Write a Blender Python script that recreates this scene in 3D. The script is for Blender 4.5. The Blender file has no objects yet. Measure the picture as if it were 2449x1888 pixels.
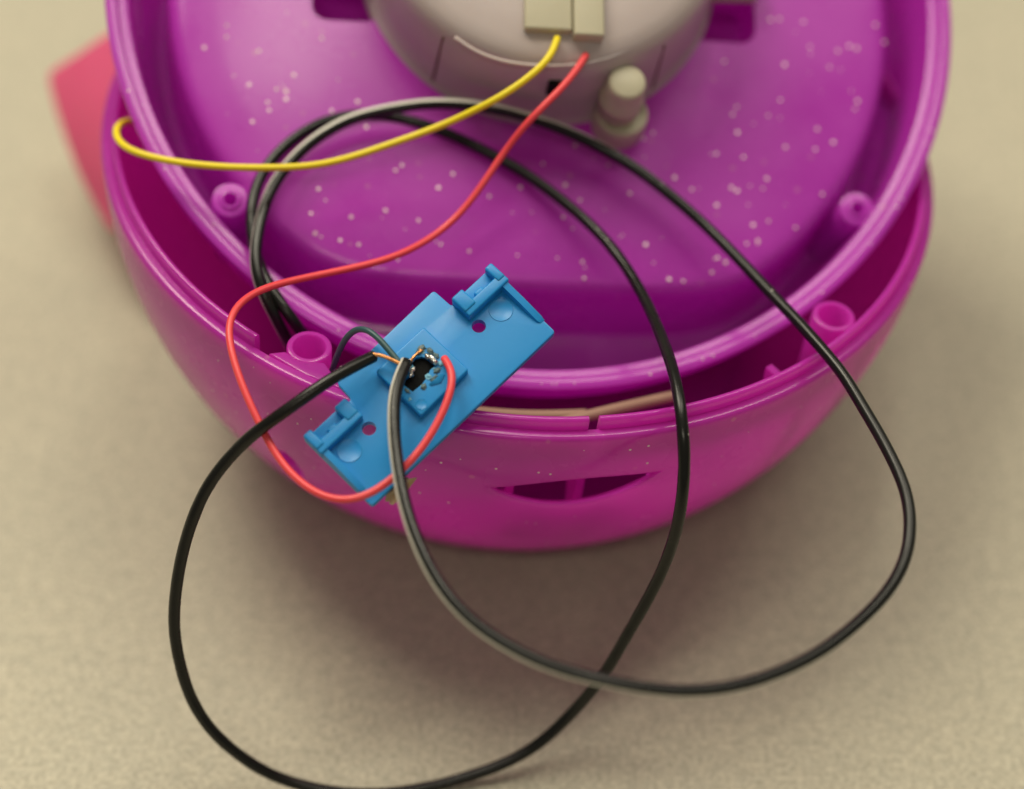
import bpy, bmesh, math, random
from mathutils import Vector, Matrix, noise

random.seed(7)
MM = 0.001
SC = bpy.context.scene
COL = SC.collection

# ------------------------------------------------------------------ camera
cam_data = bpy.data.cameras.new('camera')
cam = bpy.data.objects.new('camera', cam_data)
COL.objects.link(cam)
cam.location = (-0.002144, -0.278307, 0.289071)
cam.rotation_euler = (math.radians(43.0), 0, 0)
cam_data.sensor_width = 36.0
cam_data.lens = 66.15
cam_data.clip_start = 0.005
cam_data.clip_end = 20.0
cam_data.dof.use_dof = True
cam_data.dof.focus_distance = 0.305
cam_data.dof.aperture_fstop = 5.9
SC.camera = cam

# ------------------------------------------------------------------ light
world = bpy.data.worlds.new('World')
SC.world = world
world.use_nodes = True
bg = world.node_tree.nodes['Background']
bg.inputs['Color'].default_value = (1.0, 0.92, 0.76, 1)
bg.inputs['Strength'].default_value = 0.155


def area(name, loc, target, size, size_y, power, color):
    d = bpy.data.lights.new(name, 'AREA')
    d.shape = 'RECTANGLE'
    d.size, d.size_y, d.energy, d.color = size, size_y, power, color
    o = bpy.data.objects.new(name, d)
    COL.objects.link(o)
    o.location = loc
    o.rotation_euler = (Vector(target) - Vector(loc)).to_track_quat('-Z', 'Y').to_euler()
    return o


area('ceiling_lamp', (-0.42, 0.38, 1.10), (0, 0, 0.05), 0.45, 0.6, 11.0, (1.0, 0.92, 0.73))
area('ceiling_lamp', (0.57, 0.36, 1.35), (0.2, 0.15, 0.0), 0.16, 1.0, 5.8, (1.0, 0.925, 0.75))
area('ceiling_lamp', (0.13, 0.42, 1.45), (0.06, 0.15, 0.0), 0.12, 1.0, 4.0, (1.0, 0.925, 0.75))
area('ceiling_lamp', (-0.05, -0.85, 1.15), (0, 0, 0.05), 0.55, 0.06, 2.0, (1.0, 0.92, 0.73))

SC.view_settings.view_transform = 'Standard'
SC.view_settings.look = 'None'
SC.view_settings.exposure = 0.0
SC.view_settings.gamma = 1.0
SC.render.engine = 'CYCLES'
SC.cycles.use_denoising = True
SC.cycles.max_bounces = 10
SC.cycles.transmission_bounces = 8


# ------------------------------------------------------------------ materials
def nodes_of(name):
    m = bpy.data.materials.new(name)
    m.use_nodes = True
    nt = m.node_tree
    nt.nodes.clear()
    out = nt.nodes.new('ShaderNodeOutputMaterial')
    return m, nt, out


def rgba(c):
    return (c[0], c[1], c[2], 1.0)


def plastic(name, col, rough=0.35, translucent=0.0, tcol=None, sss=0.0, sss_r=(0.004, 0.001, 0.003),
            var=0.08, bump=0.02, bscale=900.0, specular=0.5, fleck=None, coat=0.0):
    m, nt, out = nodes_of(name)
    N, L = nt.nodes.new, nt.links.new
    p = N('ShaderNodeBsdfPrincipled')
    tc = N('ShaderNodeTexCoord')
    nz = N('ShaderNodeTexNoise')
    nz.inputs['Scale'].default_value = 60.0
    nz.inputs['Detail'].default_value = 4.0
    L(tc.outputs['Object'], nz.inputs['Vector'])
    mix = N('ShaderNodeMix')
    mix.data_type = 'RGBA'
    mix.inputs['A'].default_value = rgba([max(0, c * (1 - var)) for c in col])
    mix.inputs['B'].default_value = rgba([min(1, c * (1 + var)) for c in col])
    L(nz.outputs['Fac'], mix.inputs['Factor'])
    colour = mix.outputs['Result']
    if fleck:
        # fine glitter sunk in the plastic, too small to pick apart
        fcol, scale, size, seen = fleck
        vo = N('ShaderNodeTexVoronoi')
        vo.inputs['Scale'].default_value = scale
        L(tc.outputs['Object'], vo.inputs['Vector'])
        lt = N('ShaderNodeMapRange')
        lt.inputs['From Min'].default_value = size
        lt.inputs['From Max'].default_value = size * 0.6
        L(vo.outputs['Distance'], lt.inputs['Value'])
        sep = N('ShaderNodeSeparateColor')
        L(vo.outputs['Color'], sep.inputs['Color'])
        gt = N('ShaderNodeMapRange')
        gt.inputs['From Min'].default_value = seen
        gt.inputs['From Max'].default_value = 1.0
        L(sep.outputs['Red'], gt.inputs['Value'])
        mu = N('ShaderNodeMath')
        mu.operation = 'MULTIPLY'
        L(lt.outputs['Result'], mu.inputs[0])
        L(gt.outputs['Result'], mu.inputs[1])
        mf = N('ShaderNodeMix')
        mf.data_type = 'RGBA'
        L(mu.outputs[0], mf.inputs['Factor'])
        L(colour, mf.inputs['A'])
        mf.inputs['B'].default_value = rgba(fcol)
        colour = mf.outputs['Result']
    L(colour, p.inputs['Base Color'])
    rr = N('ShaderNodeMapRange')
    rr.inputs['From Min'].default_value = 0.3
    rr.inputs['From Max'].default_value = 0.7
    rr.inputs['To Min'].default_value = max(0.03, rough - 0.09)
    rr.inputs['To Max'].default_value = rough + 0.12
    L(nz.outputs['Fac'], rr.inputs['Value'])
    L(rr.outputs['Result'], p.inputs['Roughness'])
    p.inputs['Specular IOR Level'].default_value = specular
    if coat:
        p.inputs['Coat Weight'].default_value = coat
        p.inputs['Coat Roughness'].default_value = 0.12
    if sss:
        p.inputs['Subsurface Weight'].default_value = sss
        p.inputs['Subsurface Radius'].default_value = (1, 1, 1)
        p.inputs['Subsurface Radius'].default_value = sss_r
        p.inputs['Subsurface Scale'].default_value = 1.0
    if bump:
        n2 = N('ShaderNodeTexNoise')
        n2.inputs['Scale'].default_value = bscale
        n2.inputs['Detail'].default_value = 3.0
        L(tc.outputs['Object'], n2.inputs['Vector'])
        b = N('ShaderNodeBump')
        b.inputs['Strength'].default_value = bump
        b.inputs['Distance'].default_value = 0.001
        L(n2.outputs['Fac'], b.inputs['Height'])
        L(b.outputs['Normal'], p.inputs['Normal'])
    sh = p.outputs['BSDF']
    if translucent:
        t = N('ShaderNodeBsdfTranslucent')
        t.inputs['Color'].default_value = rgba(tcol or col)
        mx = N('ShaderNodeMixShader')
        mx.inputs['Fac'].default_value = translucent
        L(sh, mx.inputs[1])
        L(t.outputs['BSDF'], mx.inputs[2])
        sh = mx.outputs['Shader']
    L(sh, out.inputs['Surface'])
    return m


def metal(name, col, rough=0.3, bump=0.2):
    m, nt, out = nodes_of(name)
    N, L = nt.nodes.new, nt.links.new
    p = N('ShaderNodeBsdfPrincipled')
    p.inputs['Base Color'].default_value = rgba(col)
    p.inputs['Metallic'].default_value = 1.0
    p.inputs['Roughness'].default_value = rough
    tc = N('ShaderNodeTexCoord')
    n2 = N('ShaderNodeTexNoise')
    n2.inputs['Scale'].default_value = 1500.0
    L(tc.outputs['Object'], n2.inputs['Vector'])
    b = N('ShaderNodeBump')
    b.inputs['Strength'].default_value = bump
    b.inputs['Distance'].default_value = 0.0005
    L(n2.outputs['Fac'], b.inputs['Height'])
    L(b.outputs['Normal'], p.inputs['Normal'])
    L(p.outputs['BSDF'], out.inputs['Surface'])
    return m


def table_material():
    m, nt, out = nodes_of('table_laminate')
    N, L = nt.nodes.new, nt.links.new
    p = N('ShaderNodeBsdfPrincipled')
    tc = N('ShaderNodeTexCoord')

    def nz(scale, detail):
        n = N('ShaderNodeTexNoise')
        n.inputs['Scale'].default_value = scale
        n.inputs['Detail'].default_value = detail
        L(tc.outputs['Object'], n.inputs['Vector'])
        return n
    fine, mid, big = nz(1100.0, 4.0), nz(400.0, 4.0), nz(28.0, 3.0)
    r1 = N('ShaderNodeValToRGB')
    r1.color_ramp.elements[0].position = 0.36
    r1.color_ramp.elements[0].color = (0.445, 0.410, 0.312, 1)
    r1.color_ramp.elements[1].position = 0.64
    r1.color_ramp.elements[1].color = (0.62, 0.578, 0.452, 1)
    L(fine.outputs['Fac'], r1.inputs['Fac'])
    r2 = N('ShaderNodeValToRGB')
    r2.color_ramp.elements[0].position = 0.32
    r2.color_ramp.elements[0].color = (0.84, 0.85, 0.86, 1)
    r2.color_ramp.elements[1].position = 0.66
    r2.color_ramp.elements[1].color = (1.0, 1.0, 1.0, 1)
    L(mid.outputs['Fac'], r2.inputs['Fac'])
    r3 = N('ShaderNodeValToRGB')
    r3.color_ramp.elements[0].position = 0.3
    r3.color_ramp.elements[0].color = (0.93, 0.94, 0.95, 1)
    r3.color_ramp.elements[1].position = 0.7
    r3.color_ramp.elements[1].color = (1.0, 1.0, 1.0, 1)
    L(big.outputs['Fac'], r3.inputs['Fac'])
    a = N('ShaderNodeMix')
    a.data_type, a.blend_type = 'RGBA', 'MULTIPLY'
    a.inputs['Factor'].default_value = 1.0
    L(r1.outputs['Color'], a.inputs['A'])
    L(r2.outputs['Color'], a.inputs['B'])
    b = N('ShaderNodeMix')
    b.data_type, b.blend_type = 'RGBA', 'MULTIPLY'
    b.inputs['Factor'].default_value = 1.0
    L(a.outputs['Result'], b.inputs['A'])
    L(r3.outputs['Color'], b.inputs['B'])
    L(b.outputs['Result'], p.inputs['Base Color'])
    p.inputs['Roughness'].default_value = 0.55
    p.inputs['Specular IOR Level'].default_value = 0.35
    bp = N('ShaderNodeBump')
    bp.inputs['Strength'].default_value = 0.25
    bp.inputs['Distance'].default_value = 0.0003
    L(fine.outputs['Fac'], bp.inputs['Height'])
    L(bp.outputs['Normal'], p.inputs['Normal'])
    L(p.outputs['BSDF'], out.inputs['Surface'])
    return m


M = {
    'table': table_material(),
    'bowl': plastic('magenta_plastic', (0.59, 0.054, 0.56), 0.24, 0.54, (0.97, 0.12, 0.76), 0.0,
                    fleck=((0.75, 0.30, 0.55), 260.0, 0.16, 0.90), coat=0.9),
    'tray': plastic('purple_plastic', (0.55, 0.052, 0.57), 0.27, 0.34, (0.97, 0.08, 0.90), 0.0,
                    fleck=((0.62, 0.20, 0.50), 330.0, 0.20, 0.80), coat=0.55),
    'fin': plastic('coral_plastic', (0.92, 0.17, 0.40), 0.45, 0.45, (0.98, 0.40, 0.45), 0.2),
    'cream': plastic('cream_plastic', (0.49, 0.415, 0.41), 0.42, 0.0, None, 0.3, (0.002, 0.0015, 0.001), 0.05),
    'cream_clip': plastic('cream_clip_plastic', (0.50, 0.46, 0.34), 0.4, 0.0, None, 0.2, (0.002, 0.0015, 0.001), 0.05),
    'seam': plastic('brown_seam', (0.14, 0.07, 0.04), 0.6),
    'blue': plastic('blue_plastic', (0.014, 0.265, 0.66), 0.40, 0.0, None, 0.2, (0.0004, 0.0010, 0.0016), 0.06, 0.015, 1200.0, 0.4),
    'blue_pale': plastic('dusty_blue_shavings', (0.16, 0.42, 0.58), 0.6, var=0.3, bump=0.3),
    'blue_burnt': plastic('scorched_blue_plastic', (0.10, 0.17, 0.19), 0.45, var=0.5, bump=0.3),
    'black': plastic('black_insulation', (0.008, 0.008, 0.007), 0.26, var=0.3, bump=0.05, bscale=260.0, specular=0.35, fleck=((0.42, 0.40, 0.36), 620.0, 0.16, 0.93)),
    'pit': plastic('black_switch_body', (0.004, 0.004, 0.004), 0.8, bump=0.2, specular=0.2),
    'strip': plastic('shaded_cream_strip', (0.33, 0.19, 0.14), 0.6),  # cream darkened: the shadow inside the bowl is put into the colour
    'stripe': plastic('grey_tracer_stripe', (0.64, 0.625, 0.56), 0.4),
    'yellow': plastic('yellow_insulation', (0.86, 0.68, 0.010), 0.40),
    'red': plastic('red_insulation', (0.82, 0.062, 0.078), 0.38),
    'teal': plastic('dark_teal_insulation', (0.028, 0.085, 0.095), 0.35),
    'copper': metal('copper_strand', (0.80, 0.36, 0.14), 0.32),
    'solder': metal('solder', (0.78, 0.76, 0.72), 0.28, 0.5),
    'steel': metal('steel', (0.62, 0.60, 0.55), 0.3),
    'glitter': plastic('pale_pink_glitter', (0.90, 0.62, 0.74), 0.35, specular=0.8),
    'resin': plastic('tan_resin', (0.36, 0.27, 0.13), 0.4, sss=0.2),
}


# ------------------------------------------------------------------ mesh helpers (all shapes in millimetres)
def link(name, me, mat=None, parent=None, sharp=None):
    if mat:
        me.materials.append(M[mat])
    o = bpy.data.objects.new(name, me)
    COL.objects.link(o)
    if parent is not None:
        o.parent = parent
    if sharp is not None:
        me.shade_smooth()
        me.set_sharp_from_angle(angle=math.radians(sharp))
    return o


def mesh(name, verts, faces):
    me = bpy.data.meshes.new(name)
    me.from_pydata([(x * MM, y * MM, z * MM) for x, y, z in verts], [], faces)
    bm = bmesh.new()
    bm.from_mesh(me)
    bmesh.ops.recalc_face_normals(bm, faces=bm.faces)
    bm.to_mesh(me)
    bm.free()
    return me


def tag(o, label, cat, group=None):
    o['label'] = label
    o['category'] = cat
    if group:
        o['group'] = group
    return o


def frame(name, origin, x, y, z):
    """an Empty at a thing's own base, axes x, y, z (orthonormalised)"""
    x, z = Vector(x).normalized(), Vector(z).normalized()
    y = z.cross(x).normalized()
    z = x.cross(y).normalized()
    m = Matrix((x, y, z)).transposed().to_4x4()
    m.translation = Vector(origin) * MM
    o = bpy.data.objects.new(name, None)
    o.empty_display_size = 0.01
    COL.objects.link(o)
    o.matrix_world = m
    return o


def lathe(name, rings, n=128, centre=(0, 0), a0=0.0, a1=None):
    """rings: (r, w) with w measured down the axis; r may be a function of the angle; r == 0 makes a pole.
    angle 0 = to the side, 90 degrees = to the front (local -y)."""
    full = a1 is None
    span = 2 * math.pi if full else a1 - a0
    cnt = n if full else n + 1
    verts, idx = [], []
    for r, w in rings:
        if r == 0:
            verts.append((centre[0], -centre[1], -(w if not callable(w) else w(0, 0))))
            idx.append([len(verts) - 1] * cnt)
            continue
        row = []
        for k in range(cnt):
            t = a0 + span * k / n
            rr = r(t) if callable(r) else r
            u, v = centre[0] + rr * math.cos(t), centre[1] + rr * math.sin(t)
            ww = w(u, v) if callable(w) else w
            verts.append((u, -v, -ww))
            row.append(len(verts) - 1)
        idx.append(row)
    faces = []
    m = cnt if full else cnt - 1
    for a, b in zip(idx, idx[1:]):
        for k in range(m):
            q = [a[k], a[(k + 1) % cnt], b[(k + 1) % cnt], b[k]]
            f = []
            for i in q:
                if i not in f:
                    f.append(i)
            if len(f) > 2:
                faces.append(f)
    if not full:
        faces.append([row[0] for row in idx])
        faces.append([row[-1] for row in idx])
    return mesh(name, verts, faces)


def cut(me, cutters):
    """boolean difference, worked out once on temporary objects"""
    o = bpy.data.objects.new('work', me)
    COL.objects.link(o)
    tmp = []
    for c in cutters:
        co = bpy.data.objects.new('work_cutter', c)
        COL.objects.link(co)
        tmp.append(co)
        md = o.modifiers.new('cut', 'BOOLEAN')
        md.operation, md.solver, md.object = 'DIFFERENCE', 'EXACT', co
    bpy.context.view_layer.update()
    dg = bpy.context.evaluated_depsgraph_get()
    res = bpy.data.meshes.new_from_object(o.evaluated_get(dg))
    for x in [o] + tmp:
        bpy.data.objects.remove(x)
    return res


def loft(name, sections):
    n = len(sections[0])
    verts = [p for s in sections for p in s]
    faces = [list(range(n)), [len(verts) - n + k for k in range(n)]]
    for i in range(len(sections) - 1):
        for k in range(n):
            a, b = i * n + k, i * n + (k + 1) % n
            faces.append([a, b, b + n, a + n])
    return mesh(name, verts, faces)


def prism(name, outline, h0, h1, bevel=0.0, seg=2, round_corners=0.0):
    bm = bmesh.new()
    vs = [bm.verts.new((x * MM, y * MM, h0 * MM)) for x, y in outline]
    f = bm.faces.new(vs)
    r = bmesh.ops.extrude_face_region(bm, geom=[f])
    bmesh.ops.translate(bm, verts=[g for g in r['geom'] if isinstance(g, bmesh.types.BMVert)], vec=(0, 0, (h1 - h0) * MM))
    bmesh.ops.recalc_face_normals(bm, faces=bm.faces)
    if round_corners:
        ed = [e for e in bm.edges if abs(e.verts[0].co.z - e.verts[1].co.z) > 1e-6]
        bmesh.ops.bevel(bm, geom=ed, offset=round_corners * MM, segments=4, profile=0.5, affect='EDGES')
    if bevel:
        ed = [e for e in bm.edges if len(e.link_faces) == 2 and e.calc_face_angle(0) > 0.6]
        bmesh.ops.bevel(bm, geom=ed, offset=bevel * MM, segments=seg, profile=0.5, affect='EDGES', clamp_overlap=True)
    me = bpy.data.meshes.new(name)
    bm.to_mesh(me)
    bm.free()
    return me


def rect(x0, x1, y0, y1):
    return [(x0, y0), (x1, y0), (x1, y1), (x0, y1)]


def join(name, parts):
    bm = bmesh.new()
    for p in parts:
        bm.from_mesh(p)
    me = bpy.data.meshes.new(name)
    bm.to_mesh(me)
    bm.free()
    return me


def spline(pts, step=0.7):
    P = [Vector(p) for p in pts]
    out = []
    for i in range(len(P) - 1):
        a, b = P[max(i - 1, 0)], P[i]
        c, d = P[i + 1], P[min(i + 2, len(P) - 1)]
        # centripetal Catmull-Rom keeps uneven control points from kinking
        t0 = 0.0
        t1 = t0 + max((b - a).length, 1e-3) ** 0.5
        t2 = t1 + max((c - b).length, 1e-3) ** 0.5
        t3 = t2 + max((d - c).length, 1e-3) ** 0.5
        n = max(2, int((c - b).length / step))
        for k in range(n):
            t = t1 + (t2 - t1) * k / n
            A1 = a * ((t1 - t) / (t1 - t0)) + b * ((t - t0) / (t1 - t0))
            A2 = b * ((t2 - t) / (t2 - t1)) + c * ((t - t1) / (t2 - t1))
            A3 = c * ((t3 - t) / (t3 - t2)) + d * ((t - t2) / (t3 - t2))
            B1 = A1 * ((t2 - t) / (t2 - t0)) + A2 * ((t - t0) / (t2 - t0))
            B2 = A2 * ((t3 - t) / (t3 - t1)) + A3 * ((t - t1) / (t3 - t1))
            out.append(B1 * ((t2 - t) / (t2 - t1)) + B2 * ((t - t1) / (t2 - t1)))
    out.append(P[-1])
    for _ in range(34):
        q = out[:]
        for i in range(1, len(out) - 1):
            q[i] = out[i] * 0.5 + (out[i - 1] + out[i + 1]) * 0.25
        out = q
    return out


def frames(path):
    T = []
    for i in range(len(path)):
        T.append((path[min(i + 1, len(path) - 1)] - path[max(i - 1, 0)]).normalized())
    nrm = T[0].orthogonal().normalized()
    F = []
    for i, t in enumerate(T):
        nrm = (nrm - t * nrm.dot(t)).normalized()
        F.append((t, nrm, t.cross(nrm)))
    return F


def tube(name, pts, r, n=16, step=0.7, dense=None, wobble=0.0):
    path = dense if dense is not None else spline(pts, step)
    F = frames(path)
    verts, faces = [], []
    ends = [(0, -0.55, 0.55), (0, -0.2, 0.9)]
    rows = []
    L = len(path)
    for i in range(L):
        t, a, b = F[i]
        rr = r * (1 + wobble * noise.noise(path[i] * 0.35))
        rows.append((path[i], a, b, rr))
    t0, t1 = F[0][0], F[-1][0]
    head = [(path[0] - t0 * r * 0.28, F[0][1], F[0][2], r * 0.62), (path[0] - t0 * r * 0.12, F[0][1], F[0][2], r * 0.90)]
    tail = [(path[-1] + t1 * r * 0.12, F[-1][1], F[-1][2], r * 0.90), (path[-1] + t1 * r * 0.28, F[-1][1], F[-1][2], r * 0.62)]
    rows = head + rows + tail
    for c, a, b, rr in rows:
        for k in range(n):
            q = 2 * math.pi * k / n
            verts.append(tuple(c + a * (rr * math.cos(q)) + b * (rr * math.sin(q))))
    for i in range(len(rows) - 1):
        for k in range(n):
            faces.append([i * n + k, i * n + (k + 1) % n, (i + 1) * n + (k + 1) % n, (i + 1) * n + k])
    faces.append(list(range(n)))
    faces.append([(len(rows) - 1) * n + k for k in range(n)])
    return mesh(name, verts, faces)


def blob(name, c, r, seed=0, amp=0.35, squash=(1, 1, 1)):
    bm = bmesh.new()
    bmesh.ops.create_icosphere(bm, subdivisions=3, radius=1.0)
    for v in bm.verts:
        k = 1 + amp * noise.noise(v.co * 1.7 + Vector((seed * 3.1, seed, 0)))
        v.co = Vector((c[0] + v.co.x * r * k * squash[0], c[1] + v.co.y * r * k * squash[1], c[2] + v.co.z * r * k * squash[2])) * MM
    me = bpy.data.meshes.new(name)
    bm.to_mesh(me)
    bm.free()
    return me


def world_thing(name, pts):
    """an Empty at the first point of a wire; the wire's parts are built relative to it"""
    o = bpy.data.objects.new(name, None)
    o.empty_display_size = 0.01
    COL.objects.link(o)
    o.location = Vector(pts[0]) * MM
    return o, [tuple(Vector(p) - Vector(pts[0])) for p in pts]


# ------------------------------------------------------------------ measured paths (world, mm)
STRIPED = [(-18.84, -71.64, 75.01), (-19.73, -74.15, 75.05), (-20.37, -76.07, 74.98), (-20.62, -78.15, 74.62), (-20.61, -80.83, 73.97), (-20.49, -82.68, 73.41), (-20.35, -85.24, 72.58), (-19.93, -88.35, 71.74), (-19.24, -92.41, 70.68), (-18.36, -96.52, 69.66), (-17.25, -100.11, 68.79), (-15.85, -103.61, 67.76), (-13.98, -107.23, 66.46), (-11.88, -110.32, 65.32), (-9.63, -112.80, 64.45), (-7.08, -115.01, 63.75), (-3.64, -117.26, 63.23), (3.28, -121.24, 62.92), (11.20, -123.61, 62.78), (15.36, -124.21, 62.08), (20.51, -124.49, 61.32), (25.75, -124.19, 60.88), (31.09, -122.89, 60.45), (38.43, -119.50, 59.78), (44.20, -115.71, 59.26), (50.27, -110.18, 58.90), (54.46, -105.72, 58.88), (57.77, -100.80, 59.24), (59.09, -97.99, 59.60), (60.00, -94.05, 60.26), (60.31, -90.83, 60.85), (60.16, -87.04, 61.52), (59.09, -82.71, 62.15), (57.69, -78.18, 62.76), (56.15, -73.91, 63.33), (54.54, -69.97, 63.86), (52.69, -64.83, 64.58), (50.06, -59.81, 64.85), (46.69, -52.97, 64.72), (43.14, -46.23, 64.28), (39.46, -39.77, 64.39), (35.62, -33.58, 64.80), (31.55, -27.84, 65.47), (27.31, -23.82, 66.97), (21.01, -19.59, 70.00), (16.61, -17.38, 71.72), (12.20, -15.56, 73.30), (7.68, -14.62, 75.31), (3.25, -14.29, 77.22), (-1.14, -13.99, 78.68), (-6.70, -13.57, 79.94), (-12.22, -12.29, 79.58), (-18.53, -11.20, 78.73), (-25.16, -12.24, 78.04), (-29.62, -13.13, 77.62), (-33.96, -15.06, 76.61), (-37.23, -17.32, 75.61), (-40.37, -20.25, 74.40), (-42.41, -23.33, 73.54), (-44.31, -27.52, 72.90), (-45.27, -31.54, 72.07), (-45.72, -34.58, 71.30), (-46.07, -38.07, 70.38), (-46.33, -40.96, 69.44), (-46.01, -43.86, 68.43), (-45.33, -46.06, 67.57), (-44.28, -47.85, 66.44), (-42.65, -49.69, 63.87), (-41.39, -50.80, 60.94), (-40.61, -47.40, 53.18)]
BLACK = [(-24.10, -70.66, 75.24), (-25.34, -71.79, 75.64), (-27.53, -74.16, 76.30), (-29.16, -75.41, 76.28), (-31.47, -76.79, 75.56), (-33.85, -78.26, 74.65), (-37.92, -80.62, 72.79), (-41.25, -81.20, 70.22), (-44.68, -81.35, 66.64), (-48.18, -82.50, 62.63), (-51.01, -83.84, 58.85), (-53.22, -85.55, 54.52), (-55.25, -87.59, 49.33), (-56.99, -90.13, 42.98), (-58.27, -93.51, 34.79), (-57.83, -96.25, 28.14), (-56.47, -99.00, 21.32), (-53.47, -101.33, 15.19), (-49.92, -102.56, 10.57), (-45.13, -103.57, 5.63), (-39.35, -104.40, 2.76), (-33.10, -105.20, 1.74), (-27.28, -105.38, 1.34), (-21.48, -104.78, 1.04), (-15.67, -103.53, 1.04), (-11.35, -102.52, 1.60), (-4.09, -100.77, 3.28), (2.37, -98.25, 5.76), (7.72, -95.80, 11.12), (11.72, -94.56, 17.39), (14.44, -93.30, 22.68), (17.50, -91.22, 29.48), (20.09, -89.60, 35.41), (22.59, -87.94, 42.03), (23.94, -86.99, 47.92), (24.81, -86.18, 54.12), (25.22, -84.24, 59.84), (25.32, -81.42, 63.91), (24.89, -78.22, 67.50), (24.53, -71.95, 68.67), (23.93, -66.43, 68.25), (22.61, -57.24, 66.71), (20.72, -47.75, 65.16), (17.87, -39.31, 64.85), (16.20, -35.49, 64.87), (12.05, -29.02, 65.53), (7.67, -24.48, 66.65), (3.29, -20.70, 67.91), (-1.13, -17.69, 69.26), (-5.65, -15.50, 70.55), (-10.10, -13.50, 71.80), (-14.66, -11.40, 72.70), (-21.05, -9.28, 73.69), (-25.50, -8.92, 74.45), (-29.99, -9.24, 75.09), (-33.23, -10.34, 75.20), (-36.50, -12.05, 75.33), (-39.65, -14.47, 75.00), (-42.41, -17.01, 74.30), (-44.51, -19.51, 73.50), (-46.06, -22.03, 72.73), (-47.16, -25.41, 71.95), (-47.70, -28.97, 71.27), (-47.67, -32.76, 70.25), (-47.29, -35.97, 68.86), (-46.24, -39.65, 67.24), (-44.37, -43.84, 66.25), (-42.76, -46.56, 65.59), (-41.37, -48.59, 64.88), (-39.37, -50.76, 63.72), (-38.05, -50.46, 60.09), (-37.09, -48.80, 54.61)]
YELLOW = [(5.70, -11.24, 93.05), (5.53, -13.24, 93.11), (5.06, -15.86, 92.85), (3.62, -17.15, 91.88), (1.76, -18.32, 90.99), (-0.18, -19.50, 90.04), (-3.33, -21.18, 88.57), (-7.64, -21.91, 86.34), (-11.93, -21.88, 83.69), (-15.95, -22.39, 81.97), (-22.39, -24.03, 80.44), (-26.67, -25.14, 79.41), (-30.90, -26.54, 78.80), (-35.14, -28.03, 78.73), (-38.25, -28.69, 78.83), (-45.57, -29.36, 79.20), (-51.56, -29.46, 79.47), (-56.07, -28.96, 79.51), (-60.64, -28.01, 79.46), (-65.38, -26.46, 79.48), (-69.30, -24.49, 79.33), (-71.33, -21.78, 78.97), (-72.21, -18.78, 78.50), (-72.29, -15.67, 77.48), (-71.98, -12.71, 75.96), (-71.29, -9.39, 73.58), (-70.35, -5.11, 69.37)]
RED = [(10.75, -12.14, 90.16), (10.29, -13.58, 89.99), (8.33, -17.16, 89.58), (7.31, -18.61, 88.99), (5.20, -20.81, 88.10), (1.97, -23.48, 86.42), (-1.17, -24.65, 82.89), (-3.34, -25.86, 80.10), (-5.50, -28.24, 77.88), (-7.67, -30.62, 75.66), (-9.76, -32.73, 73.69), (-11.93, -34.53, 72.02), (-15.06, -37.23, 70.97), (-18.19, -40.29, 71.14), (-19.91, -42.01, 71.38), (-23.95, -44.89, 71.92), (-30.08, -47.24, 72.09), (-36.15, -49.46, 72.45), (-41.97, -53.16, 73.97), (-44.34, -55.16, 74.65), (-46.57, -57.76, 75.16), (-47.80, -60.23, 75.29), (-48.06, -62.60, 75.06), (-47.75, -65.57, 74.52), (-47.01, -68.25, 73.81), (-45.92, -71.54, 72.80), (-44.09, -75.70, 71.22), (-41.46, -80.36, 68.79), (-39.41, -83.83, 67.06), (-36.35, -87.77, 66.23), (-33.09, -90.86, 65.97), (-28.91, -93.25, 66.21), (-25.84, -93.54, 66.76), (-23.45, -92.28, 67.16), (-20.83, -89.93, 67.66), (-18.36, -87.74, 68.48), (-15.82, -84.94, 69.72), (-14.10, -82.26, 71.10), (-12.56, -79.33, 72.63), (-11.35, -76.58, 73.99), (-10.85, -74.17, 74.98), (-11.42, -72.11, 75.21), (-12.92, -70.51, 74.70)]
TEAL = [(-32.06, -62.78, 63.44), (-31.65, -62.99, 65.15), (-30.65, -63.47, 68.32), (-29.56, -63.90, 71.97), (-28.05, -64.33, 75.08), (-26.66, -64.61, 76.78), (-25.32, -65.28, 77.35), (-24.19, -66.63, 77.29), (-23.01, -68.33, 76.73), (-21.80, -69.67, 75.83), (-20.65, -70.86, 75.06), (-19.73, -72.28, 75.10)]
COPPER_A = [(-24.57, -70.91, 75.97), (-23.25, -70.88, 76.13), (-21.91, -71.36, 75.95), (-20.72, -71.96, 75.53), (-19.58, -72.56, 75.39)]
FIN = [(-107.29, 65.90, 24.83), (-106.81, 67.15, 26.00), (-105.29, 67.98, 26.78), (-98.67, 67.37, 31.67), (-91.74, 65.33, 37.97), (-83.64, 60.35, 44.27), (-65.58, 46.37, 53.11), (-64.93, 12.01, 26.54), (-84.73, 20.81, 18.34), (-88.98, 24.71, 16.51), (-93.38, 33.08, 16.10), (-98.24, 42.71, 16.88), (-102.21, 52.05, 18.75), (-105.19, 59.44, 21.55)]
LIP = [ (-18.02, 22.46), (-13.90, 24.20), (-8.84, 25.49), (-1.23, 25.99), (7.16, 24.93), (13.06, 22.98), (19.55, 19.85) ]
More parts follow.
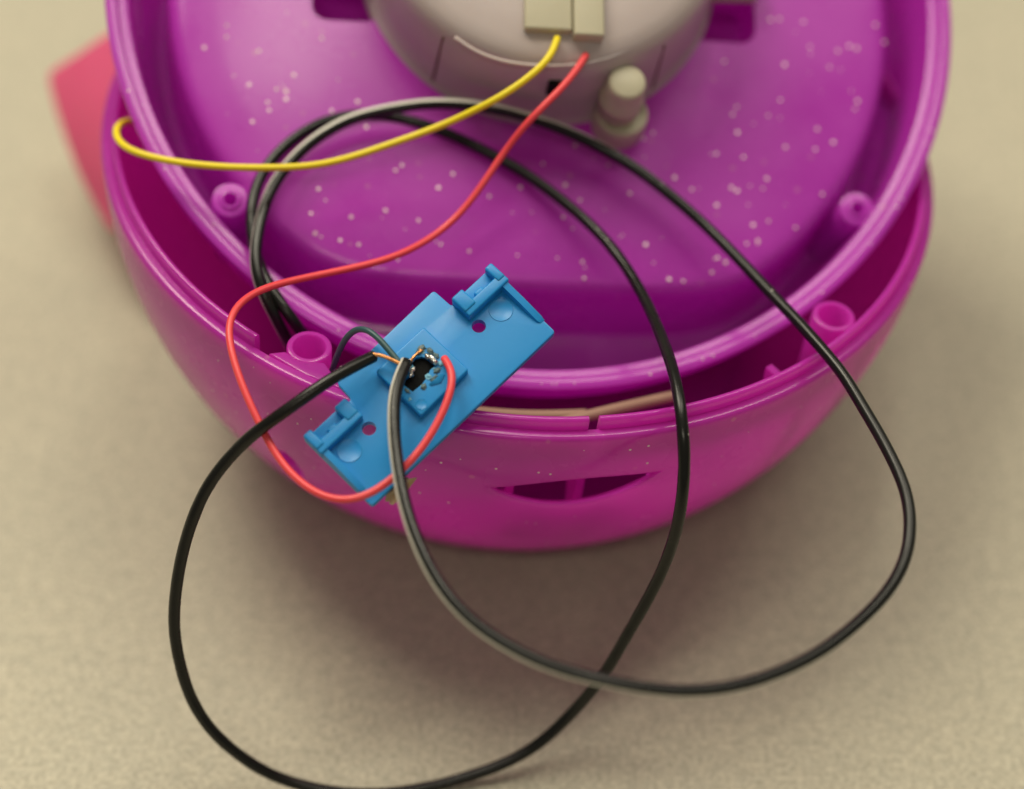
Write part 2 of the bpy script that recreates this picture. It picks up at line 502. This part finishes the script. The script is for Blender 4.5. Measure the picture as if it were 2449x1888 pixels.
FLECKS = [ (-45.67, 23.26), (-45.73, 24.74), (-48.54, 27.10), (-51.44, 29.39), (-37.41, 26.61), (-32.76, 24.62), (-31.07, 29.50), (-40.49, 46.56), (-33.33, 46.93), (-27.29, 45.45), (-21.38, 47.08), (-39.61, 50.30), (-35.19, 51.40), (-31.89, 52.07), (-17.33, 51.40), (-25.65, 37.68), (-39.31, 41.86), (-24.55, 36.66), (-15.34, 37.88), (-17.90, 40.67), (-47.36, 22.86), (-12.23, 52.47), (4.71, 45.23), (7.81, 41.82), (19.75, 49.70), (-8.71, 41.90), (7.00, 31.22), (1.03, 35.09), (19.71, 29.18), (21.48, 27.96), (13.04, 34.72), (5.10, 39.04), (-3.07, 39.93), (16.97, 40.03), (8.14, 53.57), (8.44, 56.64), (35.93, 37.95), (36.95, 38.51), (28.48, 38.69), (25.31, 36.52), (33.03, 41.53), (39.73, 44.99), (42.67, 44.12), (47.74, 45.10), (38.44, 48.69), (40.54, 48.11), (19.72, 49.79), (32.93, 51.71), (34.39, 52.48), (31.81, 54.51), (23.90, 56.17), (26.51, 56.41), (53.09, 38.21), (41.87, 37.78), (42.65, 35.76), (44.59, 3.30), (46.34, 3.00), (65.22, 2.86), (66.77, 6.31), (57.47, 8.84), (59.71, 7.67), (61.21, 8.05), (46.93, 12.49), (55.69, 12.35), (60.83, 18.99), (60.23, 20.63), (52.70, 25.25), (52.16, 29.35), (55.65, 27.72), (46.42, 29.25), (37.41, 26.89), (36.60, 23.31), (37.46, 21.76), (33.26, 31.38), (38.37, 31.78), (25.29, 36.46), (28.52, 38.65), (35.35, 12.62), (52.08, 8.37), (43.40, 23.16), (45.84, 19.83), (51.01, 3.27), (-56.87, 10.59), (-56.77, 12.87), (-60.66, 15.20), (-45.69, 23.09), (-45.63, 24.71), (-48.57, 27.04), (-51.45, 29.42), (-44.39, 19.90), (-50.82, 15.41), (-47.41, 22.85), (-52.27, 22.09), (-48.87, 25.51), (-39.58, 12.34) ]
STRIP_LONG =[ (1.091, -64.8, 50.625), (6.12, -62.262, 50.257), (14.864, -58.665, 49.51), (26.186, -54.144, 48.256) ]
STRIP_SHORT =[ (-9.599, -61.472, 52.361), (-3.898, -61.216, 51.233), (3.292, -60.078, 49.559), (10.57, -58.519, 48.278) ]


# ------------------------------------------------------------------ setting
table = link('table_top', mesh('table_top', [(-900, -700, 0), (900, -700, 0), (900, 1100, 0), (-900, 1100, 0)], [(0, 1, 2, 3)]), 'table')
table['kind'] = 'structure'

# ------------------------------------------------------------------ lower bowl
bowl = frame('toy_bowl', (0, 0, 64), (0.996, 0, -0.09), (0, 1, 0), (0.09, 0, 0.996))
tag(bowl, 'round translucent magenta plastic bowl shell standing on the tan table', 'toy shell')


def floor_w(pad):
    def g(R_):
        def f(u, v):
            r = math.hypot(u, v)
            w = 81.0 / 78.0 * math.sqrt(max(0.0, R_ * R_ - r * r))
            return min(w, (64 - 0.09 * u) / 0.996 - pad)
        return f
    return g


RO, RI = 78.0, 75.6
rings = [(0, floor_w(0.0)(RO))]
for k in range(1, 47):
    a = math.pi / 2 * (1 - k / 47)
    rings.append((RO * math.cos(a), floor_w(0.0)(RO)))
rings += [(78.0, 1.1), (77.93, 0.6), (77.7, 0.22), (77.3, 0.02), (76.7, 0.0), (76.0, 0.05), (75.75, 0.5)]
for k in range(46, 0, -1):
    a = math.pi / 2 * (1 - k / 47)
    rings.append((RI * math.cos(a), floor_w(2.2)(RI)))
rings.append((0, floor_w(2.2)(RI)))
bowl_me = lathe('wall', rings, 160)


def smile(off, depth):
    pts = []
    n = 22
    for k in range(n + 1):
        t = k / n
        pts.append((-4.3 + 27.6 * t, 14.7 - 2.7 * t - 1.7 * math.sin(math.pi * t) ** 1.1))
    for k in range(n - 1, 0, -1):
        t = k / n
        pts.append((-4.3 + 27.6 * t, 14.7 - 2.7 * t + 5.7 * math.sin(math.pi * t) ** 0.85))
    out = []
    for x, w in pts:
        c = (9.5, 14.8)
        x, w = c[0] + (x - c[0]) * (1 + off / 13.7), c[1] + (w - c[1]) * (1 + off / 3.0)
        v = math.sqrt(78 ** 2 * (1 - (w / 81.0) ** 2) - x * x) - depth
        if w > 14.7 - 2.7 * (x + 4.3) / 27.6 + 0.05 and depth > 0.5:
            w += 1.0 * (depth - 0.5)      # the lower edge is undercut, so only a thin lip shows
        out.append((x, -v, -w))
    return out


cutter = loft('work_slot', [smile(0.0, 7), smile(0.0, 1.0), smile(0.12, 0.6), smile(0.40, 0.28), smile(0.75, 0.10), smile(1.25, 0.0), smile(2.0, -1.5)])
d = Vector((-38.5, 61.2, 29.3)).normalized()
az = Vector((-d.y, d.x, 0)).normalized()
me_ = d.cross(az).normalized()
sec = []
for rr, sc_ in ((60, 0.9), (75.8, 0.95), (77.6, 1.1), (81, 1.7)):
    row = []
    for k in range(24):
        q = 2 * math.pi * k / 24
        p = d * rr + az * (2.1 * sc_ * math.cos(q)) + me_ * (4.8 * sc_ * math.sin(q))
        row.append((p.x, -p.y, -p.z))
    sec.append(row)
hole = loft('work_hole', sec)
bowl_me = cut(bowl_me, [cutter, hole])
link('wall', bowl_me, 'bowl', bowl, 40)

# raised tongue round the rim: gaps at the front notch and beside the screw socket
for a0, a1 in ((-1.2, 80.95), (82.3, 113.0), (126.0, 358.2)):
    ring = [(76.05, 3.5), (76.0, -1.6), (75.85, -2.1), (75.5, -2.3), (75.1, -2.25), (74.85, -2.0), (74.75, -1.5), (74.6, 3.2), (74.9, 4.4)]
    me = lathe('rim_tongue', ring + [ring[0]], max(4, int((a1 - a0) / 2.2)), a0=math.radians(a0), a1=math.radians(a1))
    link('rim_tongue', me, 'bowl', bowl, 50)


def socket(u, v, top, ro, ri, deep):
    return lathe('screw_socket', [(ro, 18), (ro, top + 0.3), (ro - 0.12, top + 0.08), (ro - 0.35, top), (ri + 0.2, top), (ri, top + 0.25), (ri - 0.2, deep), (0, deep)], 40, (u, v))


for u, v in ((-35.8, 60.2), (54.2, 44.7), (-54.0, -44.0), (40.0, -58.0)):
    link('screw_socket', socket(u, v, 0.4, 3.75, 2.65, 15.0), 'bowl', bowl, 45)
# fillet shelf that ties the front socket to the rim
link('socket_shelf', prism('socket_shelf', [(-42.4, -62.3), (-39.6, -61.6), (-37.6, -63.4), (-33.0, -63.6), (-31.2, -66.6), (-29.4, -69.6), (-36.3, -66.6)], -9, -0.35, 0.35), 'bowl', bowl, 50)
for ang, r0, w0, w1 in ((90.5, 66, 9.5, 30), (80.6, 66, 9.5, 30), (52.0, 69, 4, 26)):
    t = math.radians(ang)
    c, s = math.cos(t), math.sin(t)
    prof = [(r0, w0)] + [(math.sqrt(76.4 ** 2 - w * w), w) for w in [w0 + (w1 - w0) * k / 6 for k in range(7)]] + [(math.sqrt(76.4 ** 2 - w1 * w1) - 2, w1)]
    if 60 < ang < 100:
        prof = [(62, 13), (70.2, 13), (70.2, 20), (69.6, 32), (66, 32)]      # foot of the rib meets the wall below the slot
    secs = []
    for q in (-0.7, 0.7):
        secs.append([(rr * c - q * s, -(rr * s + q * c), -w) for rr, w in prof])
    link('rib', loft('rib', secs), 'bowl', bowl, 30)

# pink fin on the far side, extruded from its outline with a real thickness
fin_n = Vector((0, math.cos(math.radians(47)), -math.sin(math.radians(47))))
inv = bowl.matrix_world.inverted()
rows = []
for off, shr in ((-2.4, 0.95), (-1.6, 0.99), (0, 1.0), (1.6, 0.99), (2.4, 0.95)):
    cen = sum((Vector(p) for p in FIN), Vector()) / len(FIN)
    rows.append([tuple(inv @ ((cen + (Vector(p) - cen) * shr + fin_n * off) * MM) / MM) for p in FIN])
link('fin', loft('fin', rows), 'fin', bowl, 50)['label'] = 'coral pink fin behind the bowl'

# glitter on the outside of the bowl
gl_v, gl_f = [], []


def flake(c, nrm, r):
    nrm = nrm.normalized()
    a = nrm.orthogonal().normalized()
    q0 = random.uniform(0, 1)
    a = Matrix.Rotation(q0, 3, nrm) @ a
    b = nrm.cross(a)
    i = len(gl_v)
    for k in range(6):
        q = math.pi / 3 * k
        gl_v.append(tuple(c + a * (r * math.cos(q)) + b * (r * math.sin(q))))
    for k in range(6):
        gl_v.append(tuple(Vector(gl_v[i + k]) - nrm * 0.12))
    gl_f.append([i + k for k in range(6)])
    for k in range(6):
        gl_f.append([i + k, i + (k + 1) % 6, i + 6 + (k + 1) % 6, i + 6 + k])


for k in range(150):
    t = random.uniform(0, 2 * math.pi)
    w = random.uniform(1.5, 45)
    r_ = 78 * math.sqrt(1 - (w / 81.0) ** 2)
    u, v = r_ * math.cos(t), r_ * math.sin(t)
    if -7 < u < 28 and v > 0 and 8 < w < 21:
        continue
    p = Vector((u, -v, -w))
    flake(p * ((78.03) / 78), p, random.uniform(0.10, 0.20))
for u, w in ((20.5, 3.2), (17.5, 3.6), (-13, 9), (-4, 8.5), (3, 8.8), (5, 9.2), (21, 8), (-16, 20), (-11, 21.5), (-20, 24)):
    v = math.sqrt(78 ** 2 * (1 - (w / 81.0) ** 2) - u * u)
    p = Vector((u, -v, -w))
    flake(p * (78.03 / 78), p, 0.24)
o = link('glitter', mesh('glitter', gl_v, gl_f), 'glitter', bowl)
o['kind'] = 'stuff'

# ------------------------------------------------------------------ cream strips lying inside the bowl
for pts, label in ((STRIP_LONG, 'thin cream strip slanting in the gap inside the magenta bowl, longer one'), (STRIP_SHORT, 'short cream strip in the gap inside the magenta bowl, nearer the blue plate')):
    t, loc = world_thing('cream_strip', pts)
    link('strip', tube('strip', loc, 1.0, 10), 'strip', t, 60)
    tag(t, label, 'strip', 'cream strips inside the bowl')

# ------------------------------------------------------------------ upper tray
tray = frame('toy_tray', (2.808, 15.213, 86.406), (0.993, 0.052, -0.105), (0, 0.897, 0.441), (0.117, -0.438, 0.891))
tag(tray, 'purple glittery plastic tray with a raised rim, tilted open inside the magenta bowl', 'toy shell')


def rp(t):
    s = max(math.sin(t), 1e-3)
    k = 26.0
    return (67.7 ** -k + (58.7 / s) ** -k) ** (-1 / k)


def top_w(u, v):
    r = math.hypot(u, v)
    q = min(1.0, r / rp(math.atan2(v, u)))
    return 2.9 + 1.15 * q * q


rings = [(0, 56.0)]
for k in range(1, 30):
    a = math.pi / 2 * (1 - k / 30)
    rings.append((78.6 * math.cos(a), 56 * math.sin(a)))
rings += [(78.7, 2.2), (78.95, 1.0), (79.0, 0.6), (78.85, 0.2), (78.5, 0.0), (77.3, 0.0), (77.0, 0.15), (76.85, 0.9), (76.6, 1.2), (75.3, 1.2),
          (74.95, 1.45), (74.75, 2.2), (74.2, 12.0), (73.6, 20.0), (73.0, 23.3), (72.0, 24.4), (71.0, 24.6)]


def ofs(x):
    return lambda t: rp(t) + x


rings += [(ofs(2.4), 24.6), (ofs(1.7), 24.2), (ofs(1.3), 23.0), (ofs(0.9), 16.0), (ofs(0.45), 8.6), (ofs(0.3), 6.6), (ofs(0.05), 5.7),
          (ofs(-0.4), 5.0), (ofs(-1.0), 4.5), (ofs(-1.8), 4.2), (ofs(-3.0), 4.06)]
for k in (0.93, 0.86, 0.78, 0.7, 0.6, 0.5, 0.38, 0.25, 0.12):
    rings.append(((lambda kk: (lambda t: rp(t) * kk))(k), top_w))
rings.append((0, 2.9))
tray_me = lathe('shell', rings, 200)
pits = []
for sx in (1, -1):
    # rounded pocket under each mounting ear
    o = []
    for cx_, cv_, a0 in ((38.6, 5.6, 0), (32.0, 5.6, 90), (32.0, -2.0, 180), (38.6, -2.0, 270)):
        for k in range(6):
            q = math.radians(a0 + 18 * k)
            o.append((sx * (cx_ + 3.0 * math.cos(q)), -(cv_ + 3.0 * math.sin(q))))
    pits.append(prism('work_pit', o if sx < 0 else o[::-1], -16, 4))
tray_me = cut(tray_me, pits)
link('shell', tray_me, 'tray', tray, 38)
for u, v in ((-54.7, 45.0), (59.3, 41.2)):
    me = lathe('screw_post', [(3.6, 26), (3.45, 12), (3.3, 3.35), (3.2, 3.1), (2.95, 3.0), (2.0, 3.0), (1.9, 2.66), (1.75, 2.5), (1.3, 2.5), (1.15, 2.7), (1.05, 3.2), (1.0, 14), (0, 14)], 36, (u, v))
    link('screw_post', me, 'tray', tray, 50)
# small guide rib on the inside of the front wall
link('guide_rib', prism('guide_rib', [(-6.2, -75.4), (-5.0, -75.4), (-5.0, -70.5), (-6.2, -70.5)], -16, -0.2, 0.3), 'tray', tray, 50)

gl_v, gl_f = [], []
for u, v in FLECKS:
    tilt = Vector((random.gauss(0, 0.16), random.gauss(0, 0.16), 1))
    flake(Vector((u, -v, -top_w(u, v) + 0.10)), tilt, random.uniform(0.26, 0.42))
n = 0
while n < 150:
    t, q = random.uniform(0, 2 * math.pi), math.sqrt(random.random())
    u, v = rp(t) * 0.95 * q * math.cos(t), rp(t) * 0.95 * q * math.sin(t)
    if math.hypot(u - 0.5, v + 6) < 36 or math.hypot(abs(u) - 37.2, v - 5) < 7:
        continue
    if v >= -3 and random.random() < 0.5:
        continue
    n += 1
    tilt = Vector((random.gauss(0, 0.25), random.gauss(0, 0.25), 1))
    flake(Vector((u, -v, -top_w(u, v) + 0.04)), tilt, random.uniform(0.26, 0.42) if v < -3 else random.uniform(0.12, 0.24))
for k in range(40):
    t = random.uniform(0, 2 * math.pi)
    flake(Vector((77.9 * math.cos(t), -77.9 * math.sin(t), 0.04)), Vector((0, 0, 1)), random.uniform(0.12, 0.25))
o = link('glitter', mesh('glitter', gl_v, gl_f), 'glitter', tray)
o['kind'] = 'stuff'

# ------------------------------------------------------------------ cream housing screwed to the tray
hous = frame('motor_housing', (2.808, 15.213, 86.406), (0.993, 0.052, -0.105), (0, 0.897, 0.441), (0.117, -0.438, 0.891))
tag(hous, 'round cream plastic housing mounted in the middle of the purple tray', 'housing')
HC = (0.5, -6.0)
link('cup', lathe('cup', [(0, -17.9), (15, -17.8), (23, -17.5), (27.5, -16.9), (29.6, -16.2), (30.9, -15.1), (31.6, -13.6), (32.0, -11.5), (32.4, -4), (32.8, 1.6), (33.3, 2.6), (33.7, 3.2), (33.8, 5.2), (30, 5.3), (0, 5.3)], 128, HC), 'cream', hous, 40)
lip = []
for k, (u, v) in enumerate(LIP):
    q = (0.93, 0.962, 0.972, 0.972, 0.972, 0.962, 0.93)[k]
    lip.append((HC[0] + (u - HC[0]) * q, -(HC[1] + (v - HC[1]) * q), 15.35))
link('lip', tube('lip', lip, 0.36, 10), 'cream', hous, 60)
for u, v in ((-19.3, 20.3), (20.6, 18.6)):
    d = Vector((u - HC[0], v - HC[1], 0)).normalized()
    s = Vector((-d.y, d.x, 0))
    secs = []
    for w, r in ((-13.2, 31.75), (-8, 32.2), (2.2, 32.9)):
        row = []
        for a, b in ((-0.6, -0.2), (0.12, -0.2), (0.12, 0.2), (-0.6, 0.2)):
            p = Vector((HC[0], HC[1], 0)) + d * (r + a) + s * b
            row.append((p.x, -p.y, -w))
        secs.append(row)
    link('seam', loft('seam', secs), 'seam', hous)
for x0, x1, y0, h in ((-5.0, 3.35, -19.7, 18.9), (3.5, 8.9, -20.8, 19.6)):
    link('clip', prism('clip', rect(x0, x1, y0, 2), 16.5, h, 0.5, 3), 'cream_clip', hous, 50)
link('slot_shade', prism('slot_shade', rect(0.1, 2.35, -26.75, -25.2), 7.6, 12.0, 0.1), 'pit', hous)  # solid black block painting the dark inside of a small slot
boss = link('screw_boss', join('screw_boss', [
    lathe('b', [(5.0, 5), (4.9, -0.4), (4.8, -1.6), (4.5, -2.1), (4.1, -2.1), (3.9, -1.7), (0, -1.6)], 40, (14.9, 26.6)),
]), 'cream_clip', hous, 45)
cap = lathe('boss_cap', [(3.8, -1.0), (3.65, -5.3), (4.0, -5.7), (4.0, -7.3), (3.55, -7.8), (3.45, -12.2), (3.2, -13.0), (2.7, -13.3), (0, -13.4)], 36, (13.9, 26.0))
link('boss_cap', cap, 'cream_clip', boss, 45)
for sx in (-1, 1):
    ear = link('mounting_ear', prism('mounting_ear', [(sx * 28, -1.8), (sx * 41, -1.2), (sx * 42.5, 2.5), (sx * 41, 7.5), (sx * 28, 9)] if sx > 0 else [(sx * 28, 9), (sx * 41, 7.5), (sx * 42.5, 2.5), (sx * 41, -1.2), (sx * 28, -1.8)], -1.5, 1.4, 0.5, 3), 'cream_clip', hous, 50)
    link('screw', lathe('screw', [(0, -3.2), (1.2, -3.1), (2.2, -2.6), (2.7, -1.9), (2.8, -1.0), (0, -1.0)], 28, (sx * 36.9, 0.6 - 2.3)), 'steel', ear, 50)

# ------------------------------------------------------------------ blue switch plate
plate = frame('switch_plate', (-24.03, -91.408, 63.185), (0.703, 0.655, 0.278), (-0.712, 0.647, 0.274), (0.0, -0.391, 0.921))
tag(plate, 'blue plastic switch plate with a melted black centre, leaning on the bowl rim', 'switch plate')
outl = [(0.1, 0), (41.1, 0), (41.5, 15.0), (32.5, 15.0), (32.4, 19.1), (10.3, 18.7), (10.1, 15.0), (0.2, 15.0)]
base = prism('base', outl, -1.5, 0.0, 0.16, 2, 0.55)


def drill(x, y, r):
    return lathe('work_drill', [(0, 4), (r, 4), (r, -4), (0, -4)], 32, (x, -y))


base = cut(base, [drill(33.1, 9.46, 1.15), drill(8.6, 9.47, 1.15)])
link('base', base, 'blue', plate, 35)
for x0, flip in ((32.7, 1), (0.0, -1)):
    ps = [prism('p', rect(x0, x0 + 9.1, 11.1, 13.0), -0.4, 2.1, 0.32, 3),
          prism('p', rect(x0 + 0.02, x0 + (2.5 if flip > 0 else 1.7), 12.0, 15.35), -0.45, 2.35, 0.38, 3),
          prism('p', rect(x0 + (7.5 if flip > 0 else 6.7), x0 + 9.08, 12.0, 15.3), -0.42, 2.3, 0.38, 3),
          prism('p', rect(x0 + 1.0, x0 + 8.2, 12.5, 15.2), -0.43, 0.55, 0.15, 2),
          prism('p', rect(x0 + (3.4 if flip > 0 else 3.4), x0 + (5.2 if flip > 0 else 5.2), 12.6, 13.7), -0.41, 1.6, 0.35, 3)]
    link('clip_block', join('clip_block', ps), 'blue', plate, 50)
for x0, x1 in ((40.0, 41.45), (0.12, 1.5)):
    secs = [[(x0, 11.6, -0.3), (x1, 11.6, -0.3), (x1 - 0.1, 11.6, 1.75), (x0 + 0.25, 11.6, 1.75)],
            [(x0, 7.0, -0.3), (x1, 7.0, -0.3), (x1 - 0.1, 7.0, 1.2), (x0 + 0.25, 7.0, 1.2)],
            [(x0, 3.4, -0.3), (x1, 3.4, -0.3), (x1 - 0.1, 3.4, 0.45), (x0 + 0.25, 3.4, 0.45)],
            [(x0 + 0.2, 2.7, -0.3), (x1, 2.7, -0.3), (x1 - 0.2, 2.7, 0.06), (x0 + 0.5, 2.7, 0.06)]]
    link('end_lip', loft('end_lip', secs), 'blue', plate, 35)
for x, y in ((37.6, 8.9), (3.9, 9.0)):
    link('moulding_disc', lathe('moulding_disc', [(2.0, 0.3), (1.99, -0.03), (1.93, -0.09), (1.82, -0.08), (1.74, -0.03), (0, -0.03)], 40, (x, -y)), 'blue', plate, 50)
blk = prism('centre_block', [(15.5, 4.7), (26.3, 4.9), (26.4, 15.2), (15.7, 15.2)], -0.3, 1.6, 0.3, 3, 0.4)
PIT = [(22.6, 11.75), (22.95, 11.0), (23.1, 9.1), (21.9, 9.15), (20.9, 8.7), (19.3, 8.35), (17.4, 8.5), (17.2, 10.3), (18.2, 10.9), (19.3, 10.8), (20.2, 11.2), (20.9, 12.2), (21.7, 12.3)]
blk = cut(blk, [prism('work_cut', PIT, 0.35, 4.0)])
link('centre_block', blk, 'blue', plate, 35)
pc = Vector((20.3, 10.2))
link('switch_body', prism('switch_body', [tuple(pc + (Vector(p) - pc) * 1.12) for p in PIT], 0.2, 0.85, 0.15, 2), 'pit', plate, 50)
link('moulding_disc', lathe('moulding_disc', [(0.95, -1.4), (0.94, -1.64), (0.88, -1.68), (0.8, -1.63), (0, -1.63)], 28, (16.9, -6.0)), 'blue', plate, 50)
for i, (x, y, r, sq) in enumerate(((23.5, 12.7, 0.55, (1.5, 0.9, 0.7)), (24.2, 11.4, 0.5, (0.8, 1.3, 0.8)), (24.3, 10.2, 0.42, (0.8, 1.2, 0.7)), (22.7, 12.6, 0.42, (1, 1, 0.8)),
                                   (22.6, 8.3, 0.5, (1.3, 0.8, 0.5)), (21.4, 7.7, 0.45, (1.6, 0.7, 0.5)), (16.9, 9.2, 0.35, (0.8, 1.4, 0.6)))):
    link('melted_edge', blob('melted_edge', (x, y, 1.65), r, i, 0.6, sq), 'blue_burnt', plate, 70)
rr_ = random.Random(4)
for k in range(20):
    q = rr_.uniform(0, 1)
    a = PIT[rr_.randrange(len(PIT))]
    x, y = pc.x + (a[0] - pc.x) * rr_.uniform(1.12, 1.55), pc.y + (a[1] - pc.y) * rr_.uniform(1.12, 1.6)
    link('melted_edge', blob('melted_edge', (x, y, 1.6), rr_.uniform(0.14, 0.38), k + 40, 0.8, (rr_.uniform(0.7, 1.7), rr_.uniform(0.7, 1.5), rr_.uniform(0.3, 0.7))), 'blue_pale' if q < 0.6 else 'blue_burnt', plate, 70)
link('shaving', loft('shaving', [[(20.0, 7.5, 1.7), (20.2, 7.0, 1.62), (20.3, 7.1, 1.8), (20.1, 7.55, 1.85)],
                                 [(21.4, 7.3, 2.0), (21.6, 6.4, 1.7), (21.65, 6.45, 1.85), (21.4, 7.35, 2.15)],
                                 [(22.6, 7.4, 1.75), (23.0, 6.9, 1.62), (23.0, 6.95, 1.75), (22.6, 7.45, 1.9)]]), 'blue', plate, 40)
for i, (x, y, h, r, sq) in enumerate(((23.35, 9.9, 2.0, 0.72, (0.75, 1.35, 0.8)), (23.15, 11.0, 1.95, 0.42, (0.9, 1.3, 0.7)), (19.9, 11.05, 1.9, 0.46, (1.4, 0.75, 0.8)), (19.2, 10.6, 1.8, 0.42, (1.2, 0.8, 0.8)), (20.6, 12.3, 2.1, 0.40, (1, 1, 0.8)))):
    link('solder', blob('solder', (x, y, h), r, i + 20, 0.4, sq), 'solder', plate, 80)
cb = []
for k in range(5):
    a = 2 * math.pi * k / 5
    cb.append(tube('c', [(20.2 + 0.2 * math.cos(a), 12.2 + 0.2 * math.sin(a), 2.1), (21.3, 12.5 + 0.24 * math.cos(a + 2), 2.4 + 0.2 * math.sin(a + 2)), (22.4, 12.5 + 0.24 * math.cos(a + 4), 2.3 + 0.2 * math.sin(a + 4)), (23.4, 12.5 + 0.2 * math.cos(a), 1.8)], 0.19, 8, 0.25))
link('copper_strand', join('copper_strand', cb), 'copper', plate, 80)
link('resin_scrap', blob('resin_scrap', (5.2, -0.7, -2.0), 1.5, 3, 0.6, (1.7, 0.8, 0.55)), 'resin', plate, 60)

# ------------------------------------------------------------------ wires
VIEW = cam.matrix_world.to_3x3() @ Vector((0, 0, 1)) if False else Vector((0, -math.cos(math.radians(47)), math.sin(math.radians(47))))
t, loc = world_thing('black_cable', STRIPED)
tag(t, 'black insulated cable with a pale grey stripe, soldered to the blue plate', 'cable', 'black cables')
path = spline(loc)
link('insulation', tube('insulation', None, 1.0, 20, dense=path), 'black', t, 80)
F = frames(path)
verts, faces = [], []
S = 6
Ln = len(path)
for i, p in enumerate(path):
    tan = F[i][0]
    right = VIEW.cross(tan)
    right = -right.normalized() if right.length > 1e-4 else F[i][1]
    q = i / (Ln - 1)
    keys = ((0, 26), (0.10, 24), (0.22, 24), (0.34, 14), (0.42, -65), (0.62, -60), (0.72, 45), (0.84, 40), (0.92, 5), (1, 0))
    phi = keys[-1][1]
    for (a, x), (b, y) in zip(keys, keys[1:]):
        if a <= q <= b:
            phi = x + (y - x) * (q - a) / (b - a)
            break
    phi = math.radians(phi)
    toward = (VIEW - tan * VIEW.dot(tan)).normalized()
    for rr in (1.035, 0.9):
        for k in range(S):
            an = phi + math.radians(-28 + 56 * k / (S - 1))
            verts.append(tuple(p + (right * math.cos(an) + toward * math.sin(an)) * rr))
for i in range(Ln - 1):
    a, b = i * 2 * S, (i + 1) * 2 * S
    for k in range(S - 1):
        faces.append([a + k, a + k + 1, b + k + 1, b + k])
        faces.append([a + S + k, b + S + k, b + S + k + 1, a + S + k + 1])
    faces.append([a, b, b + S, a + S])
    faces.append([a + S - 1, a + 2 * S - 1, b + 2 * S - 1, b + S - 1])
link('stripe', mesh('stripe', verts, faces), 'stripe', t, 60)

t, loc = world_thing('black_cable', BLACK)
tag(t, 'plain black insulated cable with a bared copper end, its loop sagging onto the table', 'cable', 'black cables')
link('insulation', tube('insulation', loc, 1.0, 20, wobble=0.04), 'black', t, 80)
o0 = Vector(BLACK[0])
cb = []
for k in range(6):
    pts = []
    for j, p in enumerate(COPPER_A):
        a = 2 * math.pi * k / 6 + j * 1.1
        rad = (0.20, 0.30, 0.26, 0.3, 0.2)[j]
        pts.append(tuple(Vector(p) - o0 + Vector((0.5, 0.6, 0.6)) * (rad * math.cos(a)) + Vector((-0.7, 0.3, 0.6)) * (rad * math.sin(a))))
    cb.append(tube('c', pts, 0.17, 8, 0.3))
link('copper_strand', join('copper_strand', cb), 'copper', t, 80)

for name, pts, r, mat, lab in (('yellow_wire', YELLOW, 0.63, 'yellow', 'thin yellow wire running from the cream housing over the tray rim'),
                               ('red_wire', RED, 0.62, 'red', 'thin red wire running from the cream housing to the blue plate'),
                               ('teal_wire', TEAL, 0.52, 'teal', 'short dark teal wire arching onto the blue plate')):
    t, loc = world_thing(name, pts)
    link('insulation', tube('insulation', loc, r, 16), mat, t, 80)
    tag(t, lab, 'wire')
